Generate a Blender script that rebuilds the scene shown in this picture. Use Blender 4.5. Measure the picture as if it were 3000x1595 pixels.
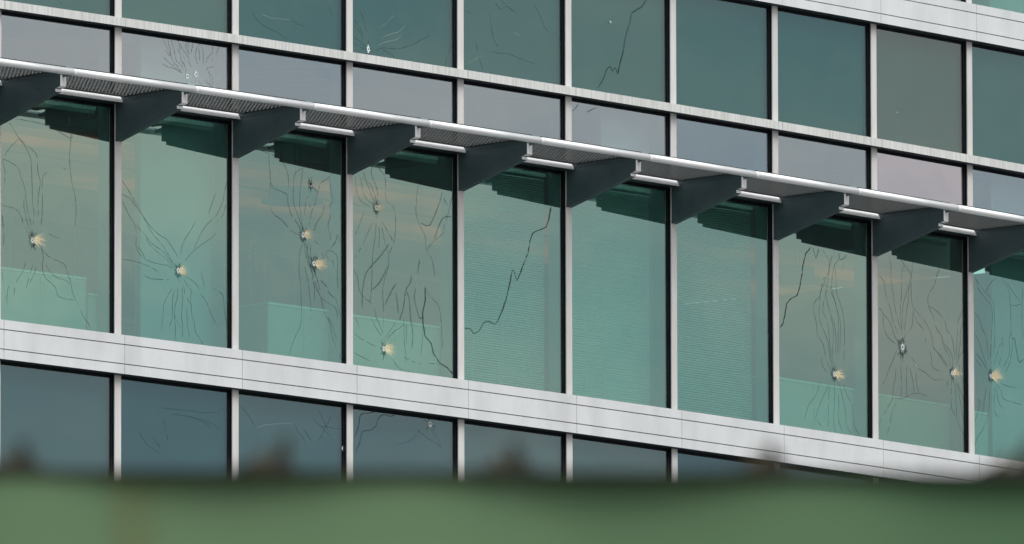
import bpy, bmesh, math, random
from mathutils import Vector, Matrix
random.seed(7)
R = math.radians
scene = bpy.context.scene
for o in list(bpy.data.objects):
    bpy.data.objects.remove(o)

# ------------------------------------------------------------------ camera
CAM_H = 1.6
PITCH, ROLL, FPX = 0.1391866629, 0.0021613412, 44873.6
cam = bpy.data.cameras.new("camera")
cam.sensor_width = 36.0
cam.lens = FPX / 3000 * 36
cam.clip_start, cam.clip_end = 0.5, 3000
cam.dof.use_dof = True
cam.dof.focus_distance = 142.5
cam.dof.aperture_fstop = 23
co = bpy.data.objects.new("camera", cam)
scene.collection.objects.link(co)
co.matrix_world = Matrix.Translation((0, 0, CAM_H)) @ Matrix.Rotation(R(90) + PITCH, 4, 'X') @ Matrix.Rotation(-ROLL, 4, 'Z')
scene.camera = co

# ------------------------------------------------------------------ sky and sun (overcast)
SUN_EL, SUN_AZ = 46, 150           # azimuth clockwise from +Y: behind the camera, to the right
world = bpy.data.worlds.new("World")
scene.world = world
world.use_nodes = True
wn = world.node_tree.nodes; wl = world.node_tree.links
wn.clear()
wo = wn.new('ShaderNodeOutputWorld'); bg = wn.new('ShaderNodeBackground')
sky = wn.new('ShaderNodeTexSky'); sky.sky_type = 'NISHITA'; sky.sun_disc = False
sky.sun_elevation = R(SUN_EL); sky.sun_rotation = R(SUN_AZ)
sky.air_density = 1.0; sky.dust_density = 3.0; sky.ozone_density = 1.0
tc = wn.new('ShaderNodeTexCoord')
mp = wn.new('ShaderNodeMapping'); mp.inputs['Scale'].default_value = (1.4, 1.4, 5.0)
nz = wn.new('ShaderNodeTexNoise'); nz.inputs['Scale'].default_value = 7.5; nz.inputs['Detail'].default_value = 5.0
nz.inputs['Roughness'].default_value = 0.5
cr = wn.new('ShaderNodeValToRGB')
cr.color_ramp.elements[0].position = 0.40; cr.color_ramp.elements[0].color = (5.9, 6.8, 7.3, 1)
cr.color_ramp.elements[1].position = 0.60; cr.color_ramp.elements[1].color = (9.9, 9.3, 8.7, 1)
mx = wn.new('ShaderNodeMix'); mx.data_type = 'RGBA'; mx.inputs[0].default_value = 0.88   # cloud cover
wl.new(tc.outputs['Generated'], mp.inputs['Vector']); wl.new(mp.outputs[0], nz.inputs['Vector'])
wl.new(nz.outputs['Fac'], cr.inputs['Fac'])
wl.new(sky.outputs['Color'], mx.inputs[6]); wl.new(cr.outputs['Color'], mx.inputs[7])
# overcast sky: about three times brighter overhead than at the horizon
sx = wn.new('ShaderNodeSeparateXYZ'); wl.new(tc.outputs['Generated'], sx.inputs[0])
mz = wn.new('ShaderNodeMath'); mz.operation = 'MULTIPLY_ADD'; mz.inputs[1].default_value = 2.3; mz.inputs[2].default_value = 1.0 - .32
wl.new(sx.outputs['Z'], mz.inputs[0])
mq = wn.new('ShaderNodeMath'); mq.operation = 'MAXIMUM'; mq.inputs[1].default_value = .4; wl.new(mz.outputs[0], mq.inputs[0])
vm = wn.new('ShaderNodeVectorMath'); vm.operation = 'SCALE'; wl.new(mx.outputs[2], vm.inputs[0]); wl.new(mq.outputs[0], vm.inputs['Scale'])
wl.new(vm.outputs[0], bg.inputs['Color']); wl.new(bg.outputs[0], wo.inputs['Surface'])
bg.inputs['Strength'].default_value = 0.10
sl = bpy.data.lights.new("sun", 'SUN'); sl.energy = 0.9; sl.angle = R(25); sl.color = (1.0, 0.97, 0.93)
so = bpy.data.objects.new("sun", sl); scene.collection.objects.link(so)
a, e = R(SUN_AZ), R(SUN_EL)
so.rotation_euler = Vector((-math.sin(a) * math.cos(e), -math.cos(a) * math.cos(e), -math.sin(e))).to_track_quat('-Z', 'Y').to_euler()
so.location = (-40, -60, 90)
scene.view_settings.view_transform = 'Standard'
scene.view_settings.look = 'None'
scene.view_settings.gamma = 1
scene.view_settings.exposure = 0.0
scene.cycles.max_bounces = 12
scene.cycles.transparent_max_bounces = 24

# ------------------------------------------------------------------ materials
def new_mat(name):
    m = bpy.data.materials.new(name); m.use_nodes = True
    n = m.node_tree.nodes; l = m.node_tree.links
    return m, n, l, n['Principled BSDF'], n['Material Output']
def noise(n, l, scale, detail=4, coord='Object', stretch=(1, 1, 1), rough=.55):
    t = n.new('ShaderNodeTexCoord'); mp = n.new('ShaderNodeMapping'); mp.inputs['Scale'].default_value = stretch
    z = n.new('ShaderNodeTexNoise'); z.inputs['Scale'].default_value = scale; z.inputs['Detail'].default_value = detail
    z.inputs['Roughness'].default_value = rough
    l.new(t.outputs[coord], mp.inputs[0]); l.new(mp.outputs[0], z.inputs['Vector'])
    return z
def ramp(n, l, src, stops):
    r = n.new('ShaderNodeValToRGB'); el = r.color_ramp.elements
    while len(el) < len(stops): el.new(0.5)
    for q, (p, c) in zip(el, stops):
        q.position = p; q.color = (*c, 1)
    l.new(src, r.inputs['Fac']); return r
def paint(name, c1, c2, rough=.5, metal=0, scale=3, stretch=(1, 1, 1), lo=.35, hi=.65, bump=0, coord='Object', spec=.5, detail=4):
    m, n, l, b, o = new_mat(name)
    z = noise(n, l, scale, detail, coord, stretch)
    r = ramp(n, l, z.outputs['Fac'], [(lo, c1), (hi, c2)])
    l.new(r.outputs['Color'], b.inputs['Base Color'])
    b.inputs['Roughness'].default_value = rough; b.inputs['Metallic'].default_value = metal
    b.inputs['Specular IOR Level'].default_value = spec
    if bump:
        bp = n.new('ShaderNodeBump'); bp.inputs['Strength'].default_value = bump; bp.inputs['Distance'].default_value = .01
        l.new(z.outputs['Fac'], bp.inputs['Height']); l.new(bp.outputs[0], b.inputs['Normal'])
    return m
def streaked(name, base, dark, stain, rough, spec=.4):
    """pale coated aluminium, fine vertical rain streaks + soft grime; noise runs in world space so no two panels match"""
    m, n, l, b, o = new_mat(name)
    g = n.new('ShaderNodeNewGeometry')
    def nz_(scale, stretch, detail=3):
        mp = n.new('ShaderNodeMapping'); mp.inputs['Scale'].default_value = stretch
        z = n.new('ShaderNodeTexNoise'); z.inputs['Scale'].default_value = scale; z.inputs['Detail'].default_value = detail
        l.new(g.outputs['Position'], mp.inputs[0]); l.new(mp.outputs[0], z.inputs['Vector']); return z
    z1 = nz_(42, (1, 1, .06)); z2 = nz_(2.2, (1.5, 1.5, .55), 6)
    r1 = ramp(n, l, z1.outputs['Fac'], [(.36, dark), (.60, base)])
    r2 = ramp(n, l, z2.outputs['Fac'], [(.30, stain), (.62, (1, 1, 1))])
    mm = n.new('ShaderNodeMix'); mm.data_type = 'RGBA'; mm.blend_type = 'MULTIPLY'; mm.inputs[0].default_value = 1
    l.new(r1.outputs['Color'], mm.inputs[6]); l.new(r2.outputs['Color'], mm.inputs[7]); l.new(mm.outputs[2], b.inputs['Base Color'])
    b.inputs['Roughness'].default_value = rough; b.inputs['Specular IOR Level'].default_value = spec
    return m
def glass(name, refl, fac, tint, wob=.0011):
    """coated pane: part mirror with the coating's own colour, the rest tinted see-through; slight waviness"""
    m, n, l, b, o = new_mat(name); n.remove(b)
    g = n.new('ShaderNodeNewGeometry')
    z = n.new('ShaderNodeTexNoise'); z.inputs['Scale'].default_value = 1.1; z.inputs['Detail'].default_value = 2
    l.new(g.outputs['Position'], z.inputs['Vector'])
    bp = n.new('ShaderNodeBump'); bp.inputs['Strength'].default_value = 1; bp.inputs['Distance'].default_value = wob
    l.new(z.outputs['Fac'], bp.inputs['Height'])
    gl = n.new('ShaderNodeBsdfGlossy'); gl.inputs['Color'].default_value = (*refl, 1); gl.inputs['Roughness'].default_value = 0.012
    l.new(bp.outputs[0], gl.inputs['Normal'])
    tr = n.new('ShaderNodeBsdfTransparent'); tr.inputs['Color'].default_value = (*tint, 1)
    ms = n.new('ShaderNodeMixShader')
    lw = n.new('ShaderNodeLayerWeight'); lw.inputs['Blend'].default_value = .25
    ma = n.new('ShaderNodeMath'); ma.operation = 'MULTIPLY_ADD'; ma.inputs[1].default_value = .55; ma.inputs[2].default_value = fac; ma.use_clamp = True
    l.new(lw.outputs['Fresnel'], ma.inputs[0]); l.new(ma.outputs[0], ms.inputs[0])
    l.new(tr.outputs[0], ms.inputs[1]); l.new(gl.outputs[0], ms.inputs[2]); l.new(ms.outputs[0], o.inputs['Surface'])
    return m
def clear(name, tint, opaq=0, col=(.1, .1, .1)):
    m, n, l, b, o = new_mat(name)
    tr = n.new('ShaderNodeBsdfTransparent'); tr.inputs['Color'].default_value = (*tint, 1)
    ms = n.new('ShaderNodeMixShader'); ms.inputs[0].default_value = opaq
    b.inputs['Base Color'].default_value = (*col, 1); b.inputs['Roughness'].default_value = .6
    l.new(tr.outputs[0], ms.inputs[1]); l.new(b.outputs[0], ms.inputs[2]); l.new(ms.outputs[0], o.inputs['Surface'])
    return m
def glow(name, col, strength):
    m, n, l, b, o = new_mat(name)
    b.inputs['Base Color'].default_value = (.8, .75, .6, 1)
    b.inputs['Emission Color'].default_value = (*col, 1); b.inputs['Emission Strength'].default_value = strength
    return m

M = {}
M['white'] = streaked('white_coated_aluminium', (.72, .74, .76), (.705, .725, .742), (.87, .87, .86), .5)
M['transom'] = streaked('brushed_pale_aluminium', (.70, .71, .70), (.57, .58, .57), (.92, .92, .90), .5)
M['mullion'] = streaked('pale_mullion_aluminium', (.70, .69, .685), (.65, .64, .63), (.90, .88, .86), .5)
M['soffit'] = paint('shaded_underside_slate', (.02, .033, .045), (.028, .044, .057), .55)  # shade below the pale bands, put in as dark slate colour
M['gasket'] = paint('black_rubber_gasket', (.004, .006, .008), (.010, .013, .016), .7, spec=.2)
M['navy'] = paint('navy_mullion_flank', (.012, .022, .05), (.03, .045, .09), .4)
M['fin'] = paint('dark_slate_paint', (.048, .078, .090), (.074, .108, .122), .5, scale=2.2, stretch=(1, 1, 1.5), detail=5)
M['silver'] = paint('silver_anodised', (.82, .83, .85), (.86, .87, .89), .28, .35, scale=9, stretch=(.3, 1, 1))
M['silver_matt'] = paint('silver_matt_paint', (.84, .84, .85), (.88, .88, .89), .45, .0, scale=6)
M['grille'] = paint('galvanised_grating', (.36, .37, .37), (.44, .45, .45), .4, .0, scale=20)
M['grille_dark'] = paint('dark_grating_bars', (.025, .028, .03), (.05, .052, .055), .6, scale=20)
M['glass_c'] = glass('green_vision_glass', (.70, 1.0, .905), .30, (.40, .78, .70))
M['glass_b'] = glass('grey_clerestory_glass', (.83, .93, 1.0), .37, (.80, .96, .92))
M['glass_a'] = glass('teal_spandrel_glass', (.68, .98, 1.0), .15, (.40, .62, .60))
M['glass_d'] = glass('blue_teal_spandrel_glass', (.68, .92, 1.0), .16, (.36, .58, .62))
M['glass_c8'] = glass('warm_reflection_vision_glass', (.84, 1.0, .89), .30, (.30, .66, .54))
M['glass_b8'] = glass('rosy_reflection_clerestory_glass', (1.0, .90, .94), .53, (.55, .70, .70))
M['glass_a8'] = glass('warm_reflection_spandrel_glass', (.95, 1.0, .93), .175, (.40, .62, .60))
M['edge'] = clear('glass_edge', (.9, .97, .95))
M['backing'] = paint('teal_shadow_box', (.10, .17, .155), (.15, .23, .21), .8, scale=.8, stretch=(1, 1, 1), lo=.3, hi=.7, coord='Object')
M['plaster'] = paint('white_plaster', (.84, .84, .82), (.88, .88, .86), .8)
M['board'] = paint('pale_board', (.44, .46, .50), (.54, .56, .60), .8, scale=.7)
M['grey_plaster'] = paint('grey_office_wall', (.42, .44, .45), (.55, .57, .58), .8, scale=.5)
M['ceiling'] = paint('mineral_ceiling_tile', (.42, .41, .43), (.50, .49, .52), .9, scale=1.5, stretch=(1, 4, 1))
M['warm'] = paint('beech_ceiling_panel', (.62, .42, .22), (.72, .50, .28), .6, scale=1, stretch=(.4, 5, 1))
M['carpet'] = paint('grey_carpet', (.08, .09, .09), (.12, .13, .13), .95)
M['cabinet'] = paint('white_laminate', (.52, .51, .46), (.58, .57, .52), .6)
M['inner'] = paint('inner_mullion_grey', (.30, .33, .36), (.36, .39, .42), .6)
M['blind'] = paint('blind_slat_white', (.66, .68, .66), (.74, .75, .73), .5)
M['lampshade'] = paint('grey_felt_drum', (.10, .13, .14), (.14, .17, .18), .8)
M['crack'] = clear('crack_line_dark', (.3, .3, .3), .44, (.006, .016, .016))
M['crack_soft'] = clear('crack_line_soft', (.6, .6, .6), .26, (.010, .026, .028))
M['reflection_smear'] = clear('blurred_reflection_line', (.85, .88, .88), .12, (.010, .03, .032))
M['crack_light'] = clear('crack_line_pale', (.9, .9, .9), .30, (.65, .75, .72))
M['haze_ring'] = clear('crushed_halo', (.85, .9, .9), .13, (.03, .05, .05))
M['crush'] = paint('crushed_glass_white', (.55, .66, .66), (.88, .92, .92), .5, scale=160, lo=.42, hi=.58)
M['bore'] = paint('dark_bore', (.01, .015, .015), (.03, .04, .04), .8)
M['flare'] = clear('amber_light_flare', (.9, .9, .85), .9, (.97, .88, .64))
M['flare_soft'] = clear('amber_light_flare_soft', (.95, .93, .88), .45, (.97, .86, .60))

for _k, _st in (('trough', .40), ('trough_dim', .16)):
    M[_k] = glow('lit_warm_' + _k, (1.0, .14, .011), _st)
    _n = M[_k].node_tree.nodes; _l = M[_k].node_tree.links
    _z = noise(_n, _l, .45, 2, 'Object'); _r = ramp(_n, _l, _z.outputs['Fac'], [(.38, (.03, .005, .001)), (.66, (1.0, .15, .012))])
    _l.new(_r.outputs['Color'], _n['Principled BSDF'].inputs['Emission Color'])
M['dim_glass'] = paint('dim_office_glass', (.10, .12, .13), (.20, .23, .24), .3, scale=1.0, stretch=(1, 1, 6))
M['fence'] = paint('chalky_green_fence_paint', (.104, .182, .096), (.142, .224, .120), .75, scale=1.6, stretch=(1.6, 1, .5), lo=.36, hi=.64, detail=3, spec=.2)
_n = M['fence'].node_tree.nodes; _l = M['fence'].node_tree.links           # rust runs down the paint here and there
_z = noise(_n, _l, 1.0, 3, 'Object', (9, 1, .25)); _r = ramp(_n, _l, _z.outputs['Fac'], [(.60, (0, 0, 0)), (.72, (.6, .6, .6))])
_m = _n.new('ShaderNodeMix'); _m.data_type = 'RGBA'; _b = _n['Principled BSDF']
_l.new(_r.outputs['Color'], _m.inputs[0]); _l.new(_b.inputs['Base Color'].links[0].from_socket, _m.inputs[6]); _m.inputs[7].default_value = (.115, .12, .045, 1)
_z = _n.new('ShaderNodeTexCoord'); _x = _n.new('ShaderNodeSeparateXYZ'); _l.new(_z.outputs['Object'], _x.inputs[0])      # the sheets turn a deeper green towards the right
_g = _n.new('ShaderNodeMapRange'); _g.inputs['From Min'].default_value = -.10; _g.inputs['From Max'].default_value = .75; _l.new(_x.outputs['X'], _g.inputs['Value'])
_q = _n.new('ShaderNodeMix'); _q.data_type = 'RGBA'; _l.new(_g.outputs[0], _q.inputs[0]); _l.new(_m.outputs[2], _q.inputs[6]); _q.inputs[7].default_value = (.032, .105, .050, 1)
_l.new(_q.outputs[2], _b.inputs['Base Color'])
M['rust'] = paint('brown_rust', (.05, .034, .016), (.12, .075, .03), .9, scale=60)
M['rust_dark'] = paint('dark_rusty_steel', (.010, .013, .007), (.03, .026, .014), .85, scale=25)
M['ground'] = paint('worn_concrete', (.085, .085, .083), (.12, .118, .113), .95, scale=.3)

# ------------------------------------------------------------------ mesh helpers
class MB:
    def __init__(s): s.v = []; s.f = []; s.m = []; s.smooth = set()
    def box(s, x0, x1, y0, y1, z0, z1, mi=0, mats=None):
        b = len(s.v)
        s.v += [(x, y, z) for z in (z0, z1) for y in (y0, y1) for x in (x0, x1)]
        fs = [(0, 2, 3, 1), (4, 5, 7, 6), (0, 1, 5, 4), (2, 6, 7, 3), (0, 4, 6, 2), (1, 3, 7, 5)]  # bottom top front(y0) back left right
        for k, f in enumerate(fs):
            s.f.append(tuple(b + i for i in f)); s.m.append(mats[k] if mats else mi)
    def poly(s, pts, mi=0):
        b = len(s.v); s.v += [tuple(p) for p in pts]; s.f.append(tuple(range(b, b + len(pts)))); s.m.append(mi)
    def prism(s, prof, x0, x1, mi=0, side=None):
        """profile in (y,z), extruded along x"""
        n = len(prof); b = len(s.v)
        s.v += [(x0, y, z) for y, z in prof] + [(x1, y, z) for y, z in prof]
        s.f.append(tuple(b + i for i in range(n))); s.m.append(mi)
        s.f.append(tuple(b + n + i for i in reversed(range(n)))); s.m.append(mi)
        for i in range(n):
            j = (i + 1) % n
            s.f.append((b + i, b + n + i, b + n + j, b + j)); s.m.append(side[i] if side else mi)
    def tube(s, p0, p1, r, seg=24, mi=0, caps=True):
        p0, p1 = Vector(p0), Vector(p1); d = (p1 - p0).normalized()
        a = d.orthogonal().normalized(); c = d.cross(a); b = len(s.v)
        for p in (p0, p1):
            for i in range(seg):
                t = 2 * math.pi * i / seg; s.v.append(tuple(p + r * (a * math.cos(t) + c * math.sin(t))))
        for i in range(seg):
            j = (i + 1) % seg; s.smooth.add(len(s.f)); s.f.append((b + i, b + j, b + seg + j, b + seg + i)); s.m.append(mi)
        if caps:
            s.f.append(tuple(b + i for i in reversed(range(seg)))); s.m.append(mi)
            s.f.append(tuple(b + seg + i for i in range(seg))); s.m.append(mi)
    def mesh(s, name, mats):
        me = bpy.data.meshes.new(name); me.from_pydata(s.v, [], s.f)
        for m in mats: me.materials.append(m)
        me.polygons.foreach_set('material_index', s.m)
        for i in s.smooth: me.polygons[i].use_smooth = True
        bm = bmesh.new(); bm.from_mesh(me); bmesh.ops.recalc_face_normals(bm, faces=bm.faces); bm.to_mesh(me); bm.free()
        me.update(); return me
def obj(name, me, parent=None, mat=None, label=None, cat=None, group=None, kind=None):
    o = bpy.data.objects.new(name, me); scene.collection.objects.link(o)
    if parent: o.parent = parent
    if mat is not None: o.matrix_local = mat
    for k, v in (('label', label), ('category', cat), ('group', group), ('kind', kind)):
        if v: o[k] = v
    return o
def bevel(o, w=.004, seg=2):
    m = o.modifiers.new('bevel', 'BEVEL'); m.width = w; m.segments = seg; m.limit_method = 'ANGLE'; m.angle_limit = R(40)
    return o

# ------------------------------------------------------------------ facade layout: curved in plan, 1.5 m bays
TH0, KAP, S = 0.7710981071, 0.0124566162, 1.5
NODES = {0: (-4.702772767, 138.643100107)}
NMIN, NMAX = -3, 13
for i in range(0, NMAX + 1):
    t = TH0 + KAP * i; x, y = NODES[i]; NODES[i + 1] = (x + S * math.cos(t), y + S * math.sin(t))
for i in range(-1, NMIN - 1, -1):
    t = TH0 + KAP * i; x, y = NODES[i + 1]; NODES[i] = (x - S * math.cos(t), y - S * math.sin(t))
def th(i): return TH0 + KAP * i
ORIGIN = Vector((*NODES[0], 0))
def frame(n, mid=False):
    """local frame of bay n: x along the facade, y into the building, z up, at the bay's left mullion"""
    t = th(n) if not mid else th(n) - KAP / 2
    return Matrix.Translation(Vector((*NODES[n], 0)) - ORIGIN) @ Matrix.Rotation(t, 4, 'Z')
def wframe(n): return Matrix.Translation(ORIGIN) @ frame(n)
def off(n, d, z):
    """point d metres inside the facade line at node n"""
    t = th(n) - KAP / 2
    return (NODES[n][0] - d * math.sin(t) - ORIGIN.x, NODES[n][1] + d * math.cos(t) - ORIGIN.y, z)

Z_SP_TOP, Z_SP_BOT = 20.583, 20.221
Z_T_TOP, Z_T_BOT = 23.534, 23.455
Z_S2_TOP, Z_S2_BOT = 22.809, 22.739
FL = 4.456
GY = 0.040          # glass face lies this far behind the mullion face
PR = 0.092          # transoms and spandrel panels stand this proud of it

building = bpy.data.objects.new('office_building', None); scene.collection.objects.link(building)
building.location = ORIGIN
building['label'] = 'curved glass office building with white spandrel bands, sunshade and bullet-cracked panes'
building['category'] = 'building'
def part(name, me, mat=None, parent=None, label=None): return obj(name, me, parent or building, mat, label)

# mullions: one per node, full height
mb = MB()
mb.box(-.040, .040, 0, .010, 8, 30.0, 0)
mb.box(-.0385, .0385, .010, .018, 8, 30.0, 1)
mb.box(-.0375, .0375, .018, .074, 8, 30.0, 3)
mb.box(-.032, .032, .076, .235, 8, 30.0, 2)
mull = mb.mesh('mullion', [M['mullion'], M['navy'], M['inner'], M['gasket']])
for n in range(NMIN, NMAX + 1):
    part('mullion', mull, frame(n, True))

# spandrel bands: three strips with open joints, dark backing
def spandrel_mesh(z0, z1):
    h = z1 - z0; mb = MB()
    a, b = z0 + h * .255, z0 + h * .755; g = .0046
    for (q0, q1) in ((z0, a - g), (a + g, b - g), (b + g, z1)):
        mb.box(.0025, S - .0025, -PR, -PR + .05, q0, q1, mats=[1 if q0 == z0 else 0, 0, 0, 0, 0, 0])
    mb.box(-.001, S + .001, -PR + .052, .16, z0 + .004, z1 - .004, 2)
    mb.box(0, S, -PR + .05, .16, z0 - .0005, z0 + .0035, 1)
    mb.box(0, S, -PR + .05, .16, z1 - .0035, z1 - .001, 0)
    return mb.mesh('spandrel_panel', [M['white'], M['soffit'], M['gasket']])
sp = spandrel_mesh(Z_SP_BOT, Z_SP_TOP); sp2 = spandrel_mesh(Z_SP_BOT + FL, Z_SP_TOP + FL)
mb = MB()
mb.box(.0022, S - .0022, -PR, -PR + .04, Z_T_BOT, Z_T_TOP, mats=[1, 0, 0, 0, 0, 0])
mb.box(0, S, -PR + .04, .10, Z_T_BOT + .002, Z_T_TOP - .002, mats=[1, 0, 2, 2, 2, 2])
tr = mb.mesh('transom', [M['transom'], M['soffit'], M['gasket']])
# shade transom: pale band with rounded upper edge and a dark underside
mb = MB()
prof = [(-PR - .012, Z_S2_BOT), (-PR - .012, Z_S2_BOT + .006), (-PR - .002, Z_S2_BOT + .03), (-PR + .03, Z_S2_TOP), (.10, Z_S2_TOP), (.10, Z_S2_BOT)]
k = len(prof)
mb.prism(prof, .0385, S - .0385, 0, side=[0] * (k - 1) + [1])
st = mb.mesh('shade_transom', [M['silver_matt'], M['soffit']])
def rng(): return range(NMIN, NMAX)
for n in rng():
    part('spandrel_panel', sp, frame(n)); part('spandrel_panel', sp2, frame(n)); part('transom', tr, frame(n)); part('shade_transom', st, frame(n))

# windows
def window_meshes(z0, z1, gmat, fb=.012, ft=.030):
    mb = MB(); x0, x1 = .0405, S - .0405; s_ = .018
    for a0, a1, b0, b1 in ((x0, x0 + s_, z0, z1), (x1 - s_, x1, z0, z1), (x0 + s_, x1 - s_, z0, z0 + fb), (x0 + s_, x1 - s_, z1 - ft, z1)):
        mb.box(a0, a1, .034, .072, b0, b1, 0)
    fr = mb.mesh('window', [M['gasket']])
    mb = MB(); mb.box(x0 + s_ + .0005, x1 - s_ - .0005, GY, GY + .012, z0 + fb + .0005, z1 - ft - .0005, mats=[1, 1, 0, 1, 1, 1])
    return fr, mb.mesh('pane', [gmat, M['edge']])
ROWS = {
 'D': (Z_T_TOP - FL, Z_SP_BOT, M['glass_d']),
 'C': (Z_SP_TOP, Z_S2_BOT, M['glass_c']),
 'B': (Z_S2_TOP, Z_T_BOT, M['glass_b']),
 'A': (Z_T_TOP, Z_SP_BOT + FL, M['glass_a']),
 'E': (Z_SP_TOP + FL, Z_S2_BOT + FL, M['glass_c'])}
WIN = {}; SPECIAL = {}      # bay 8: warmer sky reflection painted in as the panes' tint
for key, (z0, z1, gm) in ROWS.items():
    fr, pa = window_meshes(z0, z1, gm)
    if key in 'ABC': SPECIAL[key + '8'] = window_meshes(z0, z1, M['glass_' + key.lower() + '8'])[1]
    for n in rng():
        w = part('window', fr, frame(n)); p = obj('pane', pa if (n != 8 or key + '8' not in SPECIAL) else SPECIAL[key + '8'], w); WIN[key, n] = w
        # every pane sits a hair differently in its frame, as real glazing does
        rr = random.Random(hash((ord(key), n)) & 0xffff)
        cx, cz = S / 2, (z0 + z1) / 2
        p.matrix_local = Matrix.Translation((cx, GY, cz)) @ Matrix.Rotation(rr.uniform(-.0012, .0012), 4, 'Z') @ Matrix.Rotation(rr.uniform(-.0012, .0012), 4, 'X') @ Matrix.Translation((-cx, -GY, -cz))
# shadow boxes behind the opaque rows
mb = MB(); mb.box(.001, S - .001, .10, .13, Z_T_TOP + .001, Z_SP_BOT + FL - .001, 0); bA = mb.mesh('shadow_box', [M['backing']])
mb = MB(); mb.box(.001, S - .001, .10, .13, Z_T_TOP - FL + .001, Z_SP_BOT - .001, 0); bD = mb.mesh('shadow_box', [M['backing']])
for n in rng():
    part('shadow_box', bA, frame(n)); part('shadow_box', bD, frame(n))

# sunshade: tapered box brackets on the mullions, grating between them, round rail in front
TIP = .89; ZF = 22.802
prof = [(.012, ZF), (-TIP + .03, ZF), (-TIP, ZF - .05), (-TIP, 22.652), (-TIP + .022, 22.645), (-TIP + .05, 22.640), (-TIP + .065, 22.634), (-TIP + .065, 22.607), (-.006, 22.392), (.012, 22.392)]
mb = MB()
mb.prism(prof, -.036, .036, 0, side=[0, 0, 1, 1, 1, 0, 1, 0, 0, 0])
# bottom flange strips and folded top edge standing proud of the flanks
for sx in (-1, 1):
    xa, xb = (-.0395, -.036) if sx < 0 else (.036, .0395)
    mb.prism([(-TIP + .068, 22.632), (-TIP + .068, 22.6085), (-.003, 22.394), (-.003, 22.4195)], xa, xb, 0)
    mb.prism([(-.10, ZF - .002), (-TIP + .045, ZF - .002), (-TIP + .045, ZF - .034), (-.10, ZF - .046)], xa, xb, 0)
    for k in range(5):   # fixing screws
        yy = -.10 - k * .16
        mb.tube(((xa + xb) / 2 + sx * .001, yy, 22.47 + (.1 + k * .16) * .23 + (k % 2) * .05), ((xa + xb) / 2 + sx * .003, yy, 22.47 + (.1 + k * .16) * .23 + (k % 2) * .05), .0045, 8, 2)
fin = mb.mesh('shade_bracket', [M['fin'], M['silver_matt'], M['gasket']])
mb = MB(); mb.prism([(-TIP - .0, ZF - .05), (-TIP + .04, ZF - .012), (-1.01, 22.77), (-1.01, 22.745), (-TIP - .0, 22.735)], -.012, .012, 0)
arm = mb.mesh('rail_arm', [M['fin']])
GX0, GX1 = .045, S - .045
mb = MB()
zb = ZF - .004
nx, ny = 33, 15
for i in range(nx + 1):            # dark bearing bars running outwards
    x = GX0 + (GX1 - GX0) * i / nx
    mb.box(x - .012, x + .012, -.975, -.165, zb, zb + .003, 1)
for i in range(ny + 1):            # pale cross strips on edge, catching the sky
    y = -.97 + .80 * i / ny
    mb.box(GX0, GX1, y - .0015, y + .0015, zb - .0008, zb + .0042, 0)
for a in (GX0 - .006, GX1):
    mb.box(a, a + .006, -.98, -.155, zb - .004, zb + .016, 1)
mb.box(GX0, GX1, -.155, -.120, zb - .012, zb + .02, 1)
mb.box(GX0, GX1, -.985, -.978, zb - .006, zb + .02, 1)
gr = mb.mesh('shade_grating', [M['grille'], M['grille_dark']])
RW, ZR, RR_ = 1.04, 22.764, .0335
for n in range(NMIN, NMAX):
    f = part('shade_bracket', fin, frame(n, True)); obj('rail_arm', arm, f)
    part('shade_grating', gr, frame(n))
    p0, p1 = Vector(off(n, -RW, ZR)), Vector(off(n + 1, -RW, ZR))
    d = (p1 - p0).normalized()
    mb = MB(); mb.tube(p0 + d * .022, p1 - d * .022, RR_, 32)
    r_ = part('shade_rail', mb.mesh('shade_rail', [M['silver']]))
    mb = MB(); mb.tube(p0 - d * .0215, p0 + d * .0215, RR_ - .0012, 32)
    obj('rail_coupling', mb.mesh('rail_coupling', [M['silver_matt']]), r_)

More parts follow.
